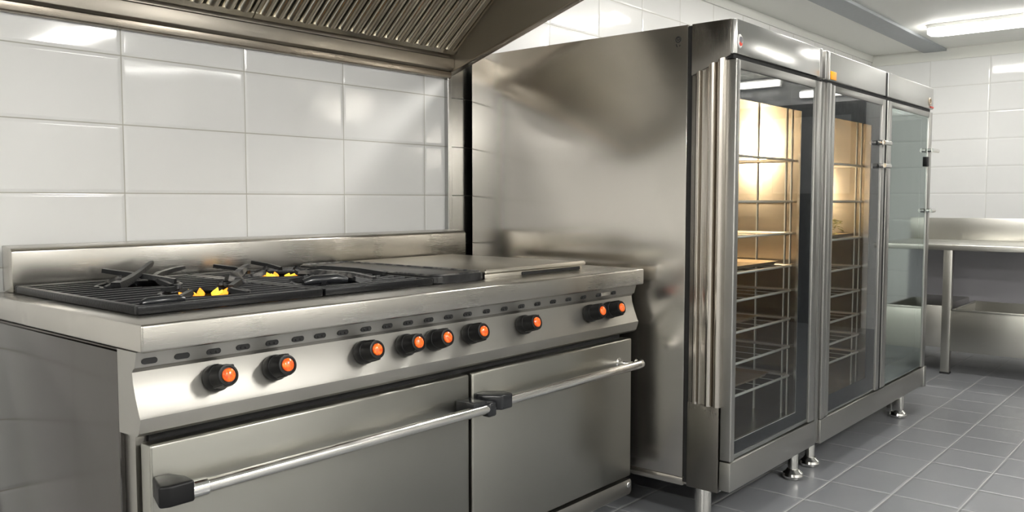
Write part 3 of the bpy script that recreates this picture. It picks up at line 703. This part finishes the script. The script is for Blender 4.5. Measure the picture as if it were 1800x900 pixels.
# ------------------------------------------------------------------ sink table along the right wall
T = thing('sink_table', 'long stainless steel work table with deep troughs underneath against the right wall', 'table', (6.6, 1.5, 0))
YA, YZ = .70, 2.35
b = NB(); box(b, 6.195, 7.06, YA, YZ, .826, .863, .004, 3); obj('tabletop', b, 'steel_table', T)
b = NB(); box(b, 7.04, 7.06, YA, YZ, .863, 1.025, .003); obj('backsplash', b, 'steel_table', T)
b = NB(); box(b, 7.02, 7.04, YA, YZ, .10, .826); obj('back_panel', b, 'added_panel_grey', T, label='grey panel added below the tabletop to block light')  # panel added under the table to block light and keep it dim
for x, y in ((6.215, 1.486), (6.215, .75), (6.215, 2.30)):
    b = NB(); box(b, x - .022, x + .024, y - .027, y + .027, .012, .8255, .002); LG = obj('leg', b, 'steel_table', T)
    b = NB(); box(b, x - .025, x + .027, y - .03, y + .03, 0, .0125, .002); obj('leg_foot', b, 'black_rubber', LG)
def trough(ya, yb, x0, x1, z0, z1):
    bm = NB(); th = .012
    box(bm, x0, x0 + th, ya, yb, z0, z1, .003); box(bm, x1 - th, x1, ya, yb, z0, z1); box(bm, x0 + th, x1 - th, ya, ya + th, z0, z1); box(bm, x0 + th, x1 - th, yb - th, yb, z0, z1); box(bm, x0 + th, x1 - th, ya + th, yb - th, z0, z0 + th)
    box(bm, x0 - .006, x1, yb - .014, yb + .002, z1 - .012, z1 + .001, .003); box(bm, x0 - .006, x0 + .014, ya, yb, z1 - .012, z1 + .001, .003)
    return obj('trough', bm, 'steel_table', T)
trough(.79, 1.458, 6.20, 6.83, .155, .437)
b = NB(); box(b, 6.26, 6.96, 1.516, 2.27, .165, .448, .004); obj('lower_cabinet', b, 'steel_table', T)

# ------------------------------------------------------------------ ceiling lamps
def lamp(xa, xb, ya, yb, label, mat='lamp_diffuser_aisle'):
    Lp = thing('ceiling_lamp', label, 'lamp', ((xa + xb) / 2, (ya + yb) / 2, ZC - .062), 'long ceiling lamps')
    r = min(xb - xa, yb - ya) * .22
    bm = NB(); prism(bm, rrect(xa, xb, ya, yb, r), 'z', ZC - .026, ZC - .0005, .003); obj('lamp_housing', bm, 'fixture_white', Lp)
    bm = NB(); prism(bm, rrect(xa + .006, xb - .006, ya + .006, yb - .006, r * .95), 'z', ZC - .062, ZC - .0265, .010, 3); obj('lamp_diffuser', bm, mat, Lp)
    return Lp
lamp(6.775, 6.985, .98, 1.83, 'bright rounded ceiling lamp above the sink table', 'lamp_diffuser')
lamp(4.93, 5.14, 1.15, 1.82, 'bright ceiling lamp above the far end of the ovens, mirrored in the tiles', 'lamp_diffuser_rear')
lamp(3.30, 3.50, .95, 1.80, 'bright ceiling lamp above the gap between hood and lit oven', 'lamp_diffuser_rear')
lamp(-1.30, -1.09, -.60, .65, 'added unseen ceiling lamp lighting the open end of the range')  # unseen lamp added to brighten the left wall and range side
lamp(3.20, 5.00, -2.60, -2.54, 'bright ceiling lamp along the camera side wall, mirrored as thin streaks in the tiles', 'lamp_diffuser')
lamp(1.00, 1.21, -2.05, -.80, 'bright ceiling lamp over the aisle in front of the range')
lamp(2.70, 2.91, -2.05, -.80, 'bright ceiling lamp over the aisle between range and lit oven')

def reflection_tube(ya, yb, z, label):  # unseen tubes added for the strip reflections in the oven glass
    T = thing('reflection_tube', label, 'lamp', (XR - .02, (ya + yb) / 2, z), 'added tubes mirrored in the oven doors')
    bm = NB(); box(bm, XR - .045, XR - .0005, ya, yb, z - .03, z + .05, .006); obj('lamp_housing', bm, 'fixture_white', T)
    bm = NB(); tube(bm, [(XR - .062, ya + .02, z + .005), (XR - .062, yb - .02, z + .005)], .028, 14); obj('lamp_tube', bm, 'lamp_diffuser', T)
reflection_tube(-1.35, -.72, 2.26, 'added unseen tube high on the right wall, mirrored in the lit oven door')
reflection_tube(-.55, .12, 2.13, 'added unseen tube on the right wall, mirrored in the middle oven door')

# ------------------------------------------------------------------ world, camera, view
w = bpy.data.worlds.new('world'); w.use_nodes = True; scene.world = w
w.node_tree.nodes['Background'].inputs[0].default_value = (1, 1, 1, 1); w.node_tree.nodes['Background'].inputs[1].default_value = .3
cam = bpy.data.cameras.new('camera'); co = bpy.data.objects.new('camera', cam); COL.objects.link(co)
cam.sensor_fit = 'HORIZONTAL'; cam.sensor_width = 36.0; cam.lens = 36.0 * 1510 / 1800; cam.clip_start = .02
pitch = math.atan(98 / 1510); az = math.atan2(1290, math.sqrt(1510 ** 2 + 98 ** 2))
co.location = (0, 0, 1.157); co.rotation_euler = (PI / 2 - pitch, 0, -(PI / 2 - az))
scene.camera = co
vs = scene.view_settings; vs.view_transform = 'Standard'; vs.look = 'None'; vs.gamma = 1.0; vs.use_curve_mapping = False; vs.exposure = 1.8
scene.display_settings.display_device = 'sRGB'
cy = scene.cycles
cy.use_denoising = True; cy.max_bounces = 10; cy.diffuse_bounces = 5; cy.glossy_bounces = 6; cy.transparent_max_bounces = 12
cy.sample_clamp_indirect = 6.0; cy.caustics_reflective = False; cy.caustics_refractive = False
